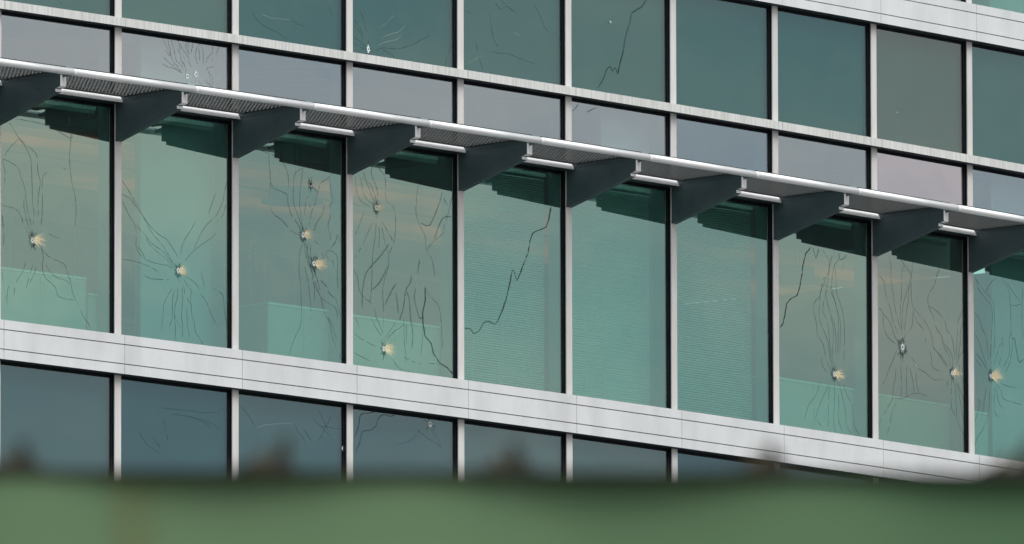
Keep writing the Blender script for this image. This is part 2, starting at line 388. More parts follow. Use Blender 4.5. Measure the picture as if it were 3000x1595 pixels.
# crack lines traced in each pane's own plane: mm along the pane, mm above 20 m
CRACKS = {
 ('C', 0): [
  ('d', [171,2437,231,2386,282,2316,362,2250,392,2215,433,2152,449,2108,457,1989,464,1855,470,1720,489,1625,479,1526]),
  ('d', [282,2316,362,2265,493,2195,523,2146,534,2012,564,1925,544,1818,535,1697,541,1607]),
  ('s', [292,2295,182,2201,102,2103]),
  ('d', [92,2095,202,2068,293,2025,323,1946,363,1875,384,1772,408,1639,455,1509]),
  ('d', [92,2095,112,2029,127,1956,119,1865]),
  ('d', [94,1661,184,1655,264,1643,324,1586,364,1500,421,1431]),
  ('s', [364,1755,360,1680,384,1592,425,1476]),
  ('d', [251,2478,422,2478,593,2465,724,2437,814,2408,946,2369,952,2415]),
  ('d', [946,2414,940,2308,926,2217,930,2127,947,2008,977,1891,1004,1803,1008,1654,994,1532]),
  ('s', [644,2023,594,1973,588,1867,591,1732,585,1612,575,1521]),
  ('d', [80,1622,100,1534,120,1454]),
  ('d', [84,1562,114,1401,109,1266]),
  ('d', [86,1062,106,966,136,835,163,748,156,852,176,928]),
  ('d', [576,1311,606,1224,590,1148,627,1046,748,975,778,896,869,874,990,871]),
  ('d', [566,1325,666,1245,858,1196,908,1103,949,1017,969,929,1030,845,1091,745,1152,683,1202,621]),
  ('d', [626,1181,667,1125,768,1060,868,1047,939,1016]),
  ('d', [666,1462,726,1438,827,1426]),
  ('s', [835,2087,906,2067]),
  ('s', [386,1165,346,1072,266,967,236,829]),
  ('s', [476,1152,426,1027,386,918]),
  ('s', [516,1140,496,1079,426,967]),
  ('l', [1178,2619,1147,2563]),
  ('l', [925,2578,927,2473]),
  ('l', [1110,1318,1191,1220]),
 ],
 ('C', 1): [
  ('d', [77,2049,167,1959,217,1891,307,1812,367,1715,438,1627,478,1580,588,1503,648,1436,708,1368,748,1314]),
  ('d', [78,1921,197,1874,257,1822,337,1756,417,1677,548,1587,648,1553,708,1500,768,1433,798,1392]),
  ('d', [78,1869,168,1739,248,1645,268,1574,264,1456,288,1400,378,1336,338,1405,278,1443]),
  ('d', [268,1647,328,1594,388,1556,428,1487,528,1424,628,1375,698,1331,748,1292]),
  ('d', [388,1556,468,1491,608,1432,688,1366,748,1321]),
  ('s', [79,1307,228,1307,408,1280,488,1259,538,1234]),
  ('s', [378,1336,508,1312,668,1306,728,1282]),
  ('s', [368,1189,448,1164,568,1167,688,1176]),
  ('s', [1019,1758,969,1673,889,1577,848,1499,828,1424]),
  ('d', [1432,2183,1392,2068,1381,1993,1331,1900,1281,1829,1150,1720,1049,1578,1009,1486]),
  ('s', [1412,1952,1371,1845,1291,1778]),
  ('s', [1291,1675,1210,1608,1090,1538,969,1452,889,1371]),
  ('s', [1281,2049,1230,1934,1190,1842]),
  ('d', [869,1208,909,1153,969,1100,959,1041,970,939,980,852,1010,811,1020,724,1070,670,1125,613]),
  ('d', [889,1225,1009,1185,1070,1125]),
  ('d', [1100,1296,1110,1231,1142,1146]),
  ('s', [1090,1083,1171,1002,1211,918,1292,816]),
  ('s', [1241,1149,1352,1115,1382,1067,1392,965,1433,778]),
  ('s', [799,1113,789,1024,759,919,753,845,765,773,765,619]),
  ('s', [849,1118,859,1002,845,854,859,723,849,649]),
  ('s', [729,1106,629,965,609,861,589,683]),
  ('s', [759,1095,729,989,729,843,689,736]),
  ('s', [869,1149,889,1063,959,967]),
  ('d', [753,860,779,804,819,763,825,727]),
  ('s', [909,948,920,788,950,659]),
  ('l', [1352,1387,1382,1372,1412,1386]),
 ],
 ('C', 2): [
  ('d', [364,2510,471,2488,610,2462,693,2381,724,2311,738,2194]),
  ('s', [471,2484,477,2389,491,2287,495,2125]),
  ('d', [495,2221,549,2167,703,2131,724,2044,765,1945,837,1878,899,1811]),
  ('d', [497,1984,528,1928,652,1874,755,1796,878,1757]),
  ('s', [930,2406,899,2284,883,2164,878,2060,899,1914,920,1798]),
  ('s', [920,2397,817,2335,796,2214,796,2067,858,1940,909,1827]),
  ('d', [1313,2386,1251,2335,1158,2281,1116,2188,1085,2081,1044,2018,1023,1956,1002,1866]),
  ('d', [1271,2337,1292,2221,1317,2120,1278,2086,1277,1967,1250,1891,1281,1805,1277,1752]),
  ('d', [1277,1671,1354,1753,1375,1822,1412,1744]),
  ('d', [1219,1628,1271,1656,1354,1627,1379,1577,1374,1429,1385,1296]),
  ('d', [1219,1621,1250,1579,1312,1556,1325,1505]),
  ('d', [1064,1724,1147,1688,1188,1588,1188,1514]),
  ('d', [1002,1703,971,1611,1002,1510,1043,1411,1054,1323,1147,1214,1188,1100,1219,1029,1271,974,1312,830,1374,733,1442,621]),
  ('d', [940,1697,961,1565,1002,1481,1064,1383,1105,1284,1157,1200,1271,1152,1353,1116,1374,1014]),
  ('d', [1147,1362,1229,1311,1271,1241,1354,1205,1395,1075,1443,1038]),
  ('d', [1157,1363,1250,1298,1312,1200]),
  ('s', [920,1694,878,1587,868,1438,888,1307,895,1175,899,1027,878,892,816,798,734,613]),
  ('s', [940,1475,981,1360,1002,1244,1023,1098,1022,988]),
  ('s', [1229,1030,1291,976,1364,821]),
  ('d', [1002,2073,1023,2016]),
  ('d', [992,2146,961,2083,940,1948]),
  ('d', [1023,2245,1116,2188]),
  ('s', [1199,2093,1188,2003,1106,1906,1064,1813]),
  ('s', [961,1684,1002,1540,1064,1339,1074,1163]),
  ('s', [1023,1690,1023,1557,1105,1373,1147,1258]),
  ('l', [971,857,919,749]),
  ('l', [302,1765,282,1439,343,1357]),
  ('l', [230,1788,220,1256,251,1068]),
 ],
 ('C', 3): [
  ('d', [115,2406,121,2301,147,2213,211,2152,318,2132]),
  ('d', [169,2411,201,2324,222,2236,297,2175,361,2144]),
  ('d', [201,2392,276,2332,329,2232,372,2176]),
  ('d', [222,2447,254,2375,318,2336,361,2265,393,2193]),
  ('d', [340,2512,329,2443,372,2357,404,2300,415,2225]),
  ('d', [415,2505,501,2446,522,2357,516,2251,543,2193]),
  ('d', [522,2191,623,2156,651,2068,657,1963,640,1856,629,1809,564,1697,564,1606,521,1496,482,1372,482,1266,495,1147,488,995]),
  ('d', [468,2004,543,1921,629,1817]),
  ('d', [457,1988,500,1841,558,1711]),
  ('s', [393,1982,382,1860,350,1690,339,1569,334,1417,321,1295,306,1219]),
  ('s', [339,1976,275,1864,189,1719,104,1620]),
  ('s', [232,2071,179,1960,114,1832]),
  ('s', [425,1985,436,1865,425,1743]),
  ('d', [93,1506,146,1429,163,1325,231,1256,338,1207,381,1136,392,1046]),
  ('d', [963,2396,942,2295,931,2127,984,2012,1049,1927,1074,1786,1135,1724,1167,1636,1188,1548]),
  ('d', [1428,2368,1363,2156,1308,2030,1297,1968,1178,1895,1081,1794]),
  ('w', [1287,2361,1222,2203,1135,2057,1071,2020,995,2043]),
  ('w', [1417,2147,1298,2119,1222,2006,1178,1910]),
  ('w', [1298,2317,1352,2246]),
  ('w', [984,1694,962,1616,951,1554]),
  ('w', [865,1531,854,1469,789,1372,768,1249,724,1124,703,1092]),
  ('w', [660,1435,574,1320,510,1209]),
  ('w', [811,1374,843,1256,853,1136,885,989,874,836]),
  ('w', [929,1416,908,1323,940,1205,983,1134,1015,1152]),
  ('w', [575,1804,468,1687,339,1569,253,1485,210,1315,206,1149]),
  ('w', [660,1359,692,1151]),
  ('w', [553,1590,446,1428,339,1342]),
  ('D', [1048,1435,1052,1322,1015,1183,1019,1092,1047,974,1133,907,1159,818,1241,736,1349,700,1435,641]),
  ('d', [1069,1430,1112,1358,1220,1293,1259,1206,1274,1102]),
  ('s', [767,1113,767,917,799,693]),
  ('s', [800,1071,795,874]),
  ('s', [1015,1077,1015,941,993,787]),
  ('s', [1274,1102,1288,846]),
  ('s', [103,898,231,850,402,806]),
  ('s', [92,724,231,684,338,664]),
  ('s', [114,1064,167,949]),
  ('s', [317,1084,402,972,467,918]),
  ('s', [381,1105,456,992,488,935]),
  ('s', [660,1072,574,973,520,908]),
  ('s', [767,1053,617,962,542,895]),
  ('d', [595,719,659,665,724,626,917,611]),
  ('s', [767,743,874,716,993,700]),
  ('s', [1090,721,1262,722]),
  ('l', [951,1501,919,1453]),
  ('l', [339,1373,489,1342,574,1245,638,1161]),
 ],
 ('C', 4): [  # zigzag reflection drawn on the pane as dark lines
  ('D', [1291,2382,1258,2251,1220,2178,1156,2152,1082,2125,1035,2102,998,2034,970,1917,915,1810,859,1703,813,1623]),
  ('W', [813,1623,763,1719,739,1691]),
  ('D', [739,1691,702,1561,665,1443,610,1324,545,1216,508,1175]),
  ('W', [508,1175,417,1197,352,1172,288,1096,215,1060,169,1097,87,1096]),
 ],
 ('C', 7): [
  ('D', [569,2388,490,2311,455,2213,427,2079,397,1973,362,1897,261,1850,199,1793,176,1688,146,1598,90,1546]),
  ('w', [603,2389,626,2333,652,2292,682,2354,694,2384]),
  ('w', [1000,2380,1004,2322,1056,2320,1114,2370]),
  ('d', [751,2383,795,2336,847,2283,840,2180,794,2117,737,2082]),
  ('d', [937,2410,874,2286,839,2151,804,1986,769,1881,751,1806,757,1762,813,1695,835,1624,856,1437,889,1265]),
  ('d', [805,2118,725,1978,702,1917,622,1851,614,1755,654,1650,665,1541,743,1469,788,1357,832,1259,877,1198]),
  ('s', [748,2083,713,1933,693,1727,745,1615,812,1520,845,1392,878,1278]),
  ('d', [1011,2315,931,2248,884,2053,928,1912,973,1799,1017,1687,1016,1555,1004,1437,991,1304]),
  ('d', [938,2234,953,2119,963,1974,1019,1877,1063,1765,1078,1620,1072,1473,1064,1297]),
  ('d', [884,2053,879,1980,951,1870,984,1727,982,1522,964,1331]),
  ('d', [815,1988,815,1885,870,1759,926,1663,948,1519,935,1372]),
  ('d', [863,1744,903,1646,907,1515,890,1382,912,1282]),
  ('d', [731,1322,737,1250,809,1191]),
  ('d', [831,1069,785,992,716,898,670,806,636,729]),
  ('d', [620,731,692,677,766,614]),
  ('d', [1036,1133,1103,1008,1181,914,1203,814,1225,699,1309,619]),
  ('d', [990,1100,1057,931,1090,803,1100,702,1179,614]),
  ('s', [922,1078,925,947,908,785,914,684,934,615]),
  ('s', [978,996,988,866,982,734,1043,638]),
  ('s', [854,1071,830,923,829,807,816,645]),
  ('s', [695,1085,649,964,535,851,455,683]),
  ('l', [1079,2308,1044,2194]),
 ],
 ('C', 8): [
  ('d', [262,2440,296,2333,300,2172,329,2072,351,1942,396,1829,442,1717]),
  ('d', [103,2225,190,2160,212,2045,281,1920,315,1806,372,1724,407,1669]),
  ('d', [506,2363,463,2277,462,2101,444,1952,448,1835,465,1704]),
  ('d', [444,2430,506,2363,564,2325,610,2256,574,2142,561,2008,525,1857,500,1708]),
  ('d', [642,2414,615,2249,609,2116,619,2014,654,1952,793,1863,886,1777,932,1693,954,1593,1071,1531,1187,1425]),
  ('d', [574,2179,515,2048,479,1941,477,1750]),
  ('d', [649,1944,630,1868,617,1764,547,1698]),
  ('d', [642,1921,699,1824,804,1754,838,1640,918,1515,929,1413,999,1384,1139,1361]),
  ('d', [100,1901,164,1864,175,1763,232,1636,371,1574]),
  ('d', [164,1857,280,1773,348,1648,394,1609]),
  ('d', [1063,2400,1008,2305,972,2213,901,2139,870,2070,883,1998,957,1887,1003,1789,1084,1724,1118,1624,1211,1530,1210,1442]),
  ('d', [888,2001,1028,1954,1133,1876,1167,1791,1237,1739,1271,1625,1281,1508]),
  ('d', [1428,2025,1344,1898,1331,1779,1318,1644,1300,1510]),
  ('d', [1427,1921,1378,1798,1372,1665,1329,1528]),
  ('d', [966,1594,1047,1528,1163,1422]),
  ('d', [1119,1654,1235,1562,1258,1461]),
  ('s', [1423,1611,1364,1561,1304,1451]),
  ('d', [382,1520,323,1411,252,1301,205,1208,158,1160]),
  ('d', [369,1342,356,1238,321,1147,308,1028,202,900,132,820,104,744]),
  ('s', [377,1006,307,911,271,790,223,668]),
  ('s', [439,1379,449,1233,448,1057]),
  ('s', [532,1373,529,1094]),
  ('s', [578,1363,635,1222,646,1120]),
  ('d', [683,1345,682,1227,728,1129]),
  ('d', [343,1039,459,1046,518,1067,599,1104,740,1125]),
  ('s', [740,1125,856,1112]),
  ('d', [580,1481,672,1417]),
  ('d', [695,1368,812,1343,951,1283,1115,1297]),
  ('d', [1352,1486,1363,1398,1420,1286]),
  ('s', [1233,1341,1231,1164,1230,1031,1299,950]),
  ('s', [1280,1316,1301,1156,1311,951,1369,839,1434,771]),
  ('s', [1326,1291,1395,1166,1430,1125]),
  ('s', [1186,1307,1149,1200]),
  ('s', [1303,1304,1371,1104,1417,932]),
  ('l', [299,1335,252,1294]),
  ('l', [368,1298,361,1239]),
  ('l', [1045,1322,1115,1226]),
 ],
 ('C', 9): [
  ('d', [136,2343,168,2250,268,2177,357,2118,386,2065,389,1955,376,1802,351,1579]),
  ('d', [96,2366,191,2294,280,2227,380,2175,413,2110,423,1986,428,1807,408,1626]),
  ('s', [450,2390,359,2325,280,2227]),
  ('d', [99,2015,176,1954,231,1856,297,1780,308,1671,329,1562]),
  ('s', [103,1801,163,1739,218,1634,306,1491]),
  ('s', [101,1622,195,1563,305,1464]),
  ('s', [105,1553,216,1482]),
  ('d', [528,2405,628,2326,672,2220,682,2083,691,1904,656,1803,667,1694,632,1607,564,1517]),
  ('d', [691,1890,712,1754,688,1641,654,1554,585,1464]),
  ('d', [618,2374,718,2280,856,2184]),
  ('d', [887,2340,870,2186,867,1964,893,1835]),
  ('s', [683,2152,761,2146,852,2177]),
  ('w', [713,1809,746,1813,779,1692,823,1592,891,1634]),
  ('d', [556,1821,498,1704,441,1588,407,1515]),
  ('d', [560,1807,543,1653,485,1523]),
  ('d', [293,1310,246,1127,222,1007]),
  ('d', [337,1287,324,1065,232,877,142,786,92,684]),
  ('s', [461,1341,527,1265,571,1201,863,1175]),
  ('s', [438,1325,481,1164,570,1090]),
  ('s', [416,1309,413,1074,480,1012]),
  ('s', [146,1158,179,1120,99,919]),
  ('s', [506,1353,663,1334,786,1340]),
 ],
 ('B', 1): [
  ('d', [581,3452,605,3419,641,3367,673,3323,700,3282,711,3259,733,3222,787,3184,847,3139]),
  ('d', [668,3423,676,3383,695,3341,706,3283]),
  ('d', [714,3428,725,3376,752,3311,771,3246,784,3228,831,3205,874,3154]),
  ('d', [795,3435,809,3393,828,3339]),
  ('d', [830,3419,822,3375]),
  ('d', [825,3403,852,3350,896,3315,923,3286,934,3247,955,3210,977,3197]),
  ('d', [906,3427,895,3371,917,3337,944,3304]),
  ('d', [936,3423,925,3374,936,3327]),
  ('d', [985,3428,980,3380,969,3347,974,3327]),
  ('d', [1086,3427,1047,3395,1023,3337,1023,3293,1034,3254,1048,3228]),
  ('d', [1091,3427,1118,3367,1121,3276,1124,3236]),
  ('s', [1058,3388,1069,3342,1075,3263]),
  ('d', [1243,3428,1238,3360,1200,3328,1167,3288,1162,3248]),
  ('d', [1336,3422,1309,3399,1287,3341]),
  ('d', [1227,3315,1238,3276]),
  ('s', [638,3319,679,3276,711,3271]),
  ('d', [784,3347,825,3303,839,3237,874,3209,896,3164,898,3136]),
  ('d', [614,3249,695,3198,749,3180,814,3147,852,3128]),
  ('s', [595,3187,668,3163,733,3162,798,3142,841,3122]),
  ('d', [868,3240,879,3202,901,3161]),
  ('d', [858,3303,890,3251]),
  ('d', [1178,3182,1216,3147,1241,3125,1238,3061]),
  ('d', [1211,3146,1205,3066]),
  ('d', [1156,3104,1167,3070,1200,3057,1238,3030]),
  ('d', [1184,3223,1173,3202,1156,3184]),
  ('s', [1184,3207,1271,3240]),
  ('d', [961,3072,983,3042]),
  ('d', [917,3071,923,3032]),
  ('d', [1021,3074,1026,3047]),
  ('d', [1059,3078,1102,3035]),
  ('d', [1124,3089,1178,3067]),
 ],
 ('A', 3): [
  ('s', [83,3834,123,3810,157,3785,190,3742,224,3703]),
  ('s', [93,3854,137,3849,183,3793,224,3727]),
  ('s', [184,3964,210,3914,244,3838,264,3774]),
  ('s', [398,3613,465,3645,599,3657,700,3664,801,3696,896,3725,990,3779,1126,3836]),
  ('s', [465,3630,546,3616,613,3595,640,3564]),
  ('s', [90,3702,170,3683,224,3660]),
  ('s', [90,3650,183,3623,237,3615]),
  ('l', [398,3656,532,3714,667,3748,761,3829]),
  ('l', [438,3836,533,3894,647,3992]),
  ('l', [465,3744,600,3797,701,3827,802,3914]),
  ('s', [1430,3820,1357,3661,1321,3568]),
 ],
 ('A', 2): [
  ('s', [257,3813,300,3743,422,3681,596,3638,718,3582]),
  ('l', [370,3794,526,3768,770,3782]),
  ('s', [770,3795,840,3752,945,3739]),
  ('s', [1260,3962,1312,3867]),
 ],
 ('A', 0): [
  ('s', [550,3616,584,3583]),
  ('s', [782,3641,831,3603]),
 ],
 ('A', 4): [
  ('s', [499,4278,591,4200,683,4235,830,4182]),
  ('s', [1052,4303,1144,4199,1199,4103,1273,4060]),
  ('s', [443,4145,489,3921,562,3828]),
  ('s', [241,3855,295,3709,350,3576]),
  ('l', [130,3627,369,3743]),
  ('s', [461,3778,589,3774,700,3786,847,3758,1106,3723]),
  ('s', [113,4132,205,4105]),
  ('s', [591,4289,775,4195]),
  ('l', [756,4002,885,3966]),
 ],
 ('A', 5): [  # blurred zigzag is a reflection, painted as strands
  ('W', [1154,4526,1096,4455,1020,4414,944,4373]),
  ('W', [944,4373,915,4267,857,4132,828,4014]),
  ('D', [828,4014,770,3854,741,3761]),
  ('W', [741,3761,704,3820,666,3778,637,3819,580,3781,552,3714,457,3588]),
 ],
 ('A', 7): [
  ('d', [1445,3738,1404,3655,1367,3572]),
 ],
 ('B', 5): [
  ('w', [182,3417,125,3347,88,3330]),
  ('w', [446,3408,295,3340]),
 ],
 ('D', 1): [
  ('s', [575,-27,727,-26,896,-23,1235,-17,1405,48]),
  ('s', [727,-75,964,-78,1167,-122,1193,-169]),
  ('s', [1065,-81,1235,-116,1346,-161]),
  ('s', [609,-123,643,-231,677,-339]),
  ('s', [306,-279,407,-387,508,-428,559,-460]),
  ('s', [356,-263,474,-307,575,-397]),
 ],
 ('D', 2): [
  ('s', [94,84,198,13,310,-113]),
  ('l', [310,-107,423,-66,596,-37,804,-12]),
  ('s', [804,-12,856,-88,926,-144,961,-228]),
  ('s', [1048,54,1292,-98]),
  ('s', [1117,147,1257,-52]),
  ('s', [1292,101,1117,-164]),
  ('s', [926,-57,1030,-159]),
  ('s', [1152,-11,1414,-12]),
 ],
 ('D', 3): [
  ('w', [651,200,598,169,526,175,473,170,411,121,384,56,304,11,206,-11,170,-114,117,-206]),
  ('w', [402,201,313,174,189,150,153,34,108,-70]),
  ('s', [1152,127,1205,31,1259,-64]),
  ('s', [991,87,847,-39,633,-96]),
  ('s', [919,80,1062,18,1277,-63]),
 ],
}
HOLES = {
 ('C', 0): [(467, 21375, 19, 1.0, 'p')],
 ('C', 1): [(801, 21273, 19, 0.75, 'p')],
 ('C', 2): [(1019, 22257, 13, 0.0, 'b'), (920, 21768, 20, 0.9, 'p'), (1064, 21514, 20, 1.1, 'p')],
 ('C', 3): [(393, 22122, 19, 0.55, 'p'), (494, 20798, 18, 1.05, 'p')],
 ('C', 7): [(918, 21180, 19, 0.95, 'p')],
 ('C', 8): [(468, 21553, 27, 0.0, 'p'), (1245, 21375, 18, 0.9, 'p'), (665, 21387, 8, 0.0, 'w')],
 ('C', 9): [(356, 21408, 17, 1.25, 'p')],
 ('B', 1): [(912, 23102, 19, 0.0, 'p'), (1026, 23134, 26, 0.0, 'w')],
 ('A', 3): [(287, 23618, 24, 0.0, 'w')],
 ('A', 5): [(639, 24251, 13, 0.0, 'w')],
 ('A', 8): [(405, 23855, 6, 0.0, 'w')],
 ('D', 2): [(1449, 19810, 23, 0.0, 'w')],
 ('D', 3): [(1116, 20146, 24, 0.0, 'p')],
}
# ------------------------------------------------------------------ interior behind the glass
def ring(d0, d1, z0, z1, name, mat):
    mb = MB()
    for n in range(NMIN, NMAX):
        A = [off(n, d0, z0), off(n + 1, d0, z0), off(n + 1, d1, z0), off(n, d1, z0)]
        B = [off(n, d0, z1), off(n + 1, d0, z1), off(n + 1, d1, z1), off(n, d1, z1)]
        mb.poly(A[::-1]); mb.poly(B)
        for i in range(4):
            if i in (0, 2) or (i == 1 and n == NMAX - 1) or (i == 3 and n == NMIN):
                j = (i + 1) % 4; mb.poly([A[i], A[j], B[j], B[i]])
    return part(name, mb.mesh(name, [mat]))
BACK = 8.0
for dz in (0, FL):
    ring(.162, BACK + .2, 20.25 + dz, 20.48 + dz, 'floor_slab', M['carpet'])
    ring(.135, 4.4, 23.78 + dz, 23.82 + dz, 'ceiling', M['ceiling'])
    ring(4.42, BACK - .01, 23.40 + dz, 23.44 + dz, 'warm_ceiling_panel', M['warm'])
    ring(4.39, 4.41, 23.38 + dz, 23.779 + dz, 'ceiling_bulkhead', M['ceiling'])
    ring(BACK, BACK + .2, 20.49 + dz, 23.7 + dz, 'back_wall', M['grey_plaster'])
    for nn, nm in ((NMIN, 'end_wall'), (NMAX, 'end_wall')):
        mb = MB(); mb.box(-.1, .1, .25, BACK, 20.49 + dz, 23.38 + dz, 0)
        part(nm, mb.mesh(nm, [M['grey_plaster']]), frame(nn, True))
# lights recessed in the warm ceiling: two lit troughs, dim glowing strips added to soften their edges
for d in (5.1, 6.4):
    ring(d - .28, d - .002, 23.376, 23.395, 'trough_falloff_strip', M['trough_dim'])
    ring(d, d + .45, 23.375, 23.395, 'light_trough', M['trough'])
    ring(d + .452, d + .8, 23.376, 23.395, 'trough_falloff_strip', M['trough_dim'])
# inner office wall: framed glazed partitions along the back
mb = MB()
for k in range(3):
    x0 = .06 + k * .48
    mb.box(x0, x0 + .03, BACK - .07, BACK - .012, 20.5, 23.2, 0)
for z in (20.55, 21.35, 22.25, 23.15): mb.box(0, S, BACK - .06, BACK - .014, z, z + .05, 0)
for k in range(3):
    mb.box(.10 + k * .48, .53 + k * .48, BACK - .04, BACK - .016, 21.41, 22.24, 1 if k != 1 else 2)
    mb.box(.10 + k * .48, .53 + k * .48, BACK - .04, BACK - .016, 22.31, 23.14, 2 if k != 1 else 1)
scr = mb.mesh('glazed_partition', [M['plaster'], M['dim_glass'], M['grey_plaster']])
for n in rng():
    part('glazed_partition', scr, frame(n) @ Matrix.Scale(1.0, 4))
# ceiling beams running back from the facade, one between every second pair of bays
for n in (-2, 0, 2, 3, 6, 8, 11):
    mb = MB(); mb.box(-.10, .10, 2.2, 4.35, 23.30, 23.779, 0)
    part('ceiling_beam', mb.mesh('ceiling_beam', [M['ceiling']]), frame(n, True))
# white board walls standing just inside every fourth bay
for n, u0 in ((-3, .6), (1, .57), (5, .79), (9, .72)):
    for dz in (0, FL):
        mb = MB(); mb.box(u0, 1.66, .30, .38, 20.485 + dz, 23.778 + dz)
        part('board_wall', mb.mesh('board_wall', [M['board']]), frame(n))
ring(.05, .4, 0.1, 19.0, 'lower_wall', M['grey_plaster'])
ring(.24, BACK + .2, 29.2, 29.4, 'roof_slab', M['grey_plaster'])

# retracted blind boxes at the head of every vision pane
mb = MB(); mb.box(.06, S - .06, .24, .275, 22.70, 22.735, 0)
for k in range(5): mb.box(.07, S - .07, .243, .272, 22.668 + k * .006, 22.671 + k * .006, 0)
br = mb.mesh('blind_box', [M['blind']])

# lowered venetian blinds (three bays)
def blind(n, lab, tilt, d, zlow, pitch=.0235):
    f = wframe(n) @ Matrix.Translation((0, d, 0))
    root = obj('venetian_blind', None, None, f @ Matrix.Translation((S / 2, 0, zlow)), lab, 'blind', 'lowered venetian blinds behind the glass')
    inv = Matrix.Translation((-S / 2, 0, -zlow))
    mb = MB(); mb.box(.06, S - .06, -.018, .018, 22.70, 22.735)
    obj('headrail', mb.mesh('headrail', [M['blind']]), root, inv)
    mb = MB(); z = zlow + .03; c, s_ = math.cos(tilt), math.sin(tilt); r = random.Random(n)
    while z < 22.69:
        j = r.uniform(-.0012, .0012)
        mb.prism([(-.0125 * c, z + j - .0125 * s_), (.0125 * c, z + j + .0125 * s_), (.0125 * c, z + j + .0125 * s_ + .0008), (-.0125 * c, z + j - .0125 * s_ + .0008)], .07, S - .07)
        z += pitch
    obj('slats', mb.mesh('slats', [M['blind']]), root, inv)
    mb = MB(); mb.box(.065, S - .065, -.012, .012, zlow, zlow + .016)
    obj('bottom_rail', mb.mesh('bottom_rail', [M['blind']]), root, inv)
    mb = MB()
    for x in (.22, .75, 1.28): mb.tube((x, -.014, zlow + .01), (x, -.014, 22.70), .0016, 6)
    obj('cord', mb.mesh('cord', [M['blind']]), root, inv)
blind(4, 'lowered pale blind behind the pane with one long zigzag streak', R(50), .262, 20.50)
blind(5, 'lowered pale blind in front of the board wall, middle of the three lowered blinds', R(60), .262, 20.50)
blind(6, 'lowered pale blind in the unbroken pane, rightmost of the three lowered blinds', R(46), .262, 20.50)
for n in rng():
    if n not in (4, 5, 6): part('blind_box', br, frame(n))

# low white cabinets standing along the windows
def cabinet(n, x0, x1, h, lab, y0=.27, dep=.45, doors=2):
    f = wframe(n)
    root = obj('low_cabinet', None, None, f @ Matrix.Translation(((x0 + x1) / 2, y0, 20.482)), lab, 'cabinet', 'low white cabinets along the windows')
    w = (x1 - x0) / 2
    mb = MB(); mb.box(-w, w, .0, dep, .0, h - .022); bevel(obj('carcass', mb.mesh('carcass', [M['cabinet']]), root), .003)
    mb = MB(); mb.box(-w - .004, w + .004, -.012, dep + .01, h - .0215, h); bevel(obj('top', mb.mesh('top', [M['plaster']]), root), .003)
    for k in range(doors):
        a = -w + .004 + (2 * w - .004) * k / doors; b_ = -w + (2 * w - .004) * (k + 1) / doors
        mb = MB(); mb.box(a, b_, -.008, -.0005, .01, h - .03); obj('back_panel', mb.mesh('back_panel', [M['cabinet']]), root)
HC = .655
cabinet(-1, .02, 1.66, HC, 'low white cabinet at the far left edge, ending at the leftmost pane\'s thin vertical joint')
cabinet(0, .20, 1.34, HC, 'long low white cabinet behind the leftmost tall pane')
cabinet(0, 1.37, 1.60, HC - .14, 'short lower white cabinet at the right end of the leftmost tall pane', doors=1)
cabinet(2, .68, 1.62, HC, 'low white cabinet with its dark end showing behind the three-hole pane')
cabinet(3, .14, 1.60, HC - .01, 'low white cabinet behind the pane with the heaviest branching cracks')
cabinet(7, .12, 1.62, HC - .02, 'low white cabinet under the round lamp at the right half of the facade')
cabinet(8, .14, 1.58, HC - .03, 'low white cabinet behind the pane with the biggest bullet hole')
cabinet(9, .10, .60, HC - .05, 'short low white cabinet behind the rightmost tall pane', doors=1)
cabinet(9 + 1, .10, 1.5, HC, 'low white cabinet just past the right edge of the tall-pane row')

# round drum lamps hanging from the ceiling
def lamp(n, u, d, z, lab):
    f = wframe(n)
    root = obj('drum_lamp', None, None, f @ Matrix.Translation((u, d, z)), lab, 'ceiling lamp', 'round drum lamps hanging in the offices')
    mb = MB(); mb.tube((0, 0, 0), (0, 0, .022), .295, 64); obj('rim_disc', mb.mesh('rim_disc', [M['lampshade']]), root)
    mb = MB(); mb.tube((0, 0, .0225), (0, 0, .13), .235, 64); obj('drum', mb.mesh('drum', [M['lampshade']]), root)
    mb = MB()
    for k in range(3):
        a = k * 2.094; mb.tube((.15 * math.cos(a), .15 * math.sin(a), .13), (.02 * math.cos(a), .02 * math.sin(a), 23.779 - z), .003, 6)
    obj('cable', mb.mesh('cable', [M['gasket']]), root)
lamp(2, 3.22, 2.5, 22.56, 'dark round drum lamp high in the three-hole pane, left half of the facade')
lamp(7, 3.22, 2.5, 22.56, 'dark round drum lamp cut by the frame behind a bundle of near-vertical cracks')

# ------------------------------------------------------------------ cracks and bullet holes in the panes
YC = GY - .0022
WLAB = {
 ('C', 0): 'tall pane with one bullet hole, amber flare and long cracks running up', ('C', 1): 'tall pane with a star of cracks crossing the pale board wall',
 ('C', 2): 'tall pane with three bullet holes one above the other', ('C', 3): 'tall pane with two bullet holes and heavy branching cracks',
 ('C', 4): 'tall pane with a single zigzag streak and no hole', ('C', 7): 'tall pane with a bundle of near-vertical cracks rising from a low hole',
 ('C', 8): 'tall grey-tan pane with two bullet holes', ('C', 9): 'tall pane with a hole and a wide amber flare at the right edge',
 ('B', 1): 'low clerestory pane with two bullet holes and a fan of cracks', ('A', 3): 'dark pane with a white impact mark at its lower left corner',
 ('A', 5): 'dark pane with a small white chip and one long zigzag streak', ('A', 8): 'dark pane with a tiny white chip',
 ('D', 2): 'dark lower pane with a white hole at its right edge', ('D', 3): 'dark lower pane with a round white hole near its top'}
STY = {'d': (0, .0029), 's': (1, .0042), 'l': (2, .0038), 'w': (1, .010), 'W': (1, .014), 'D': (0, .0065)}
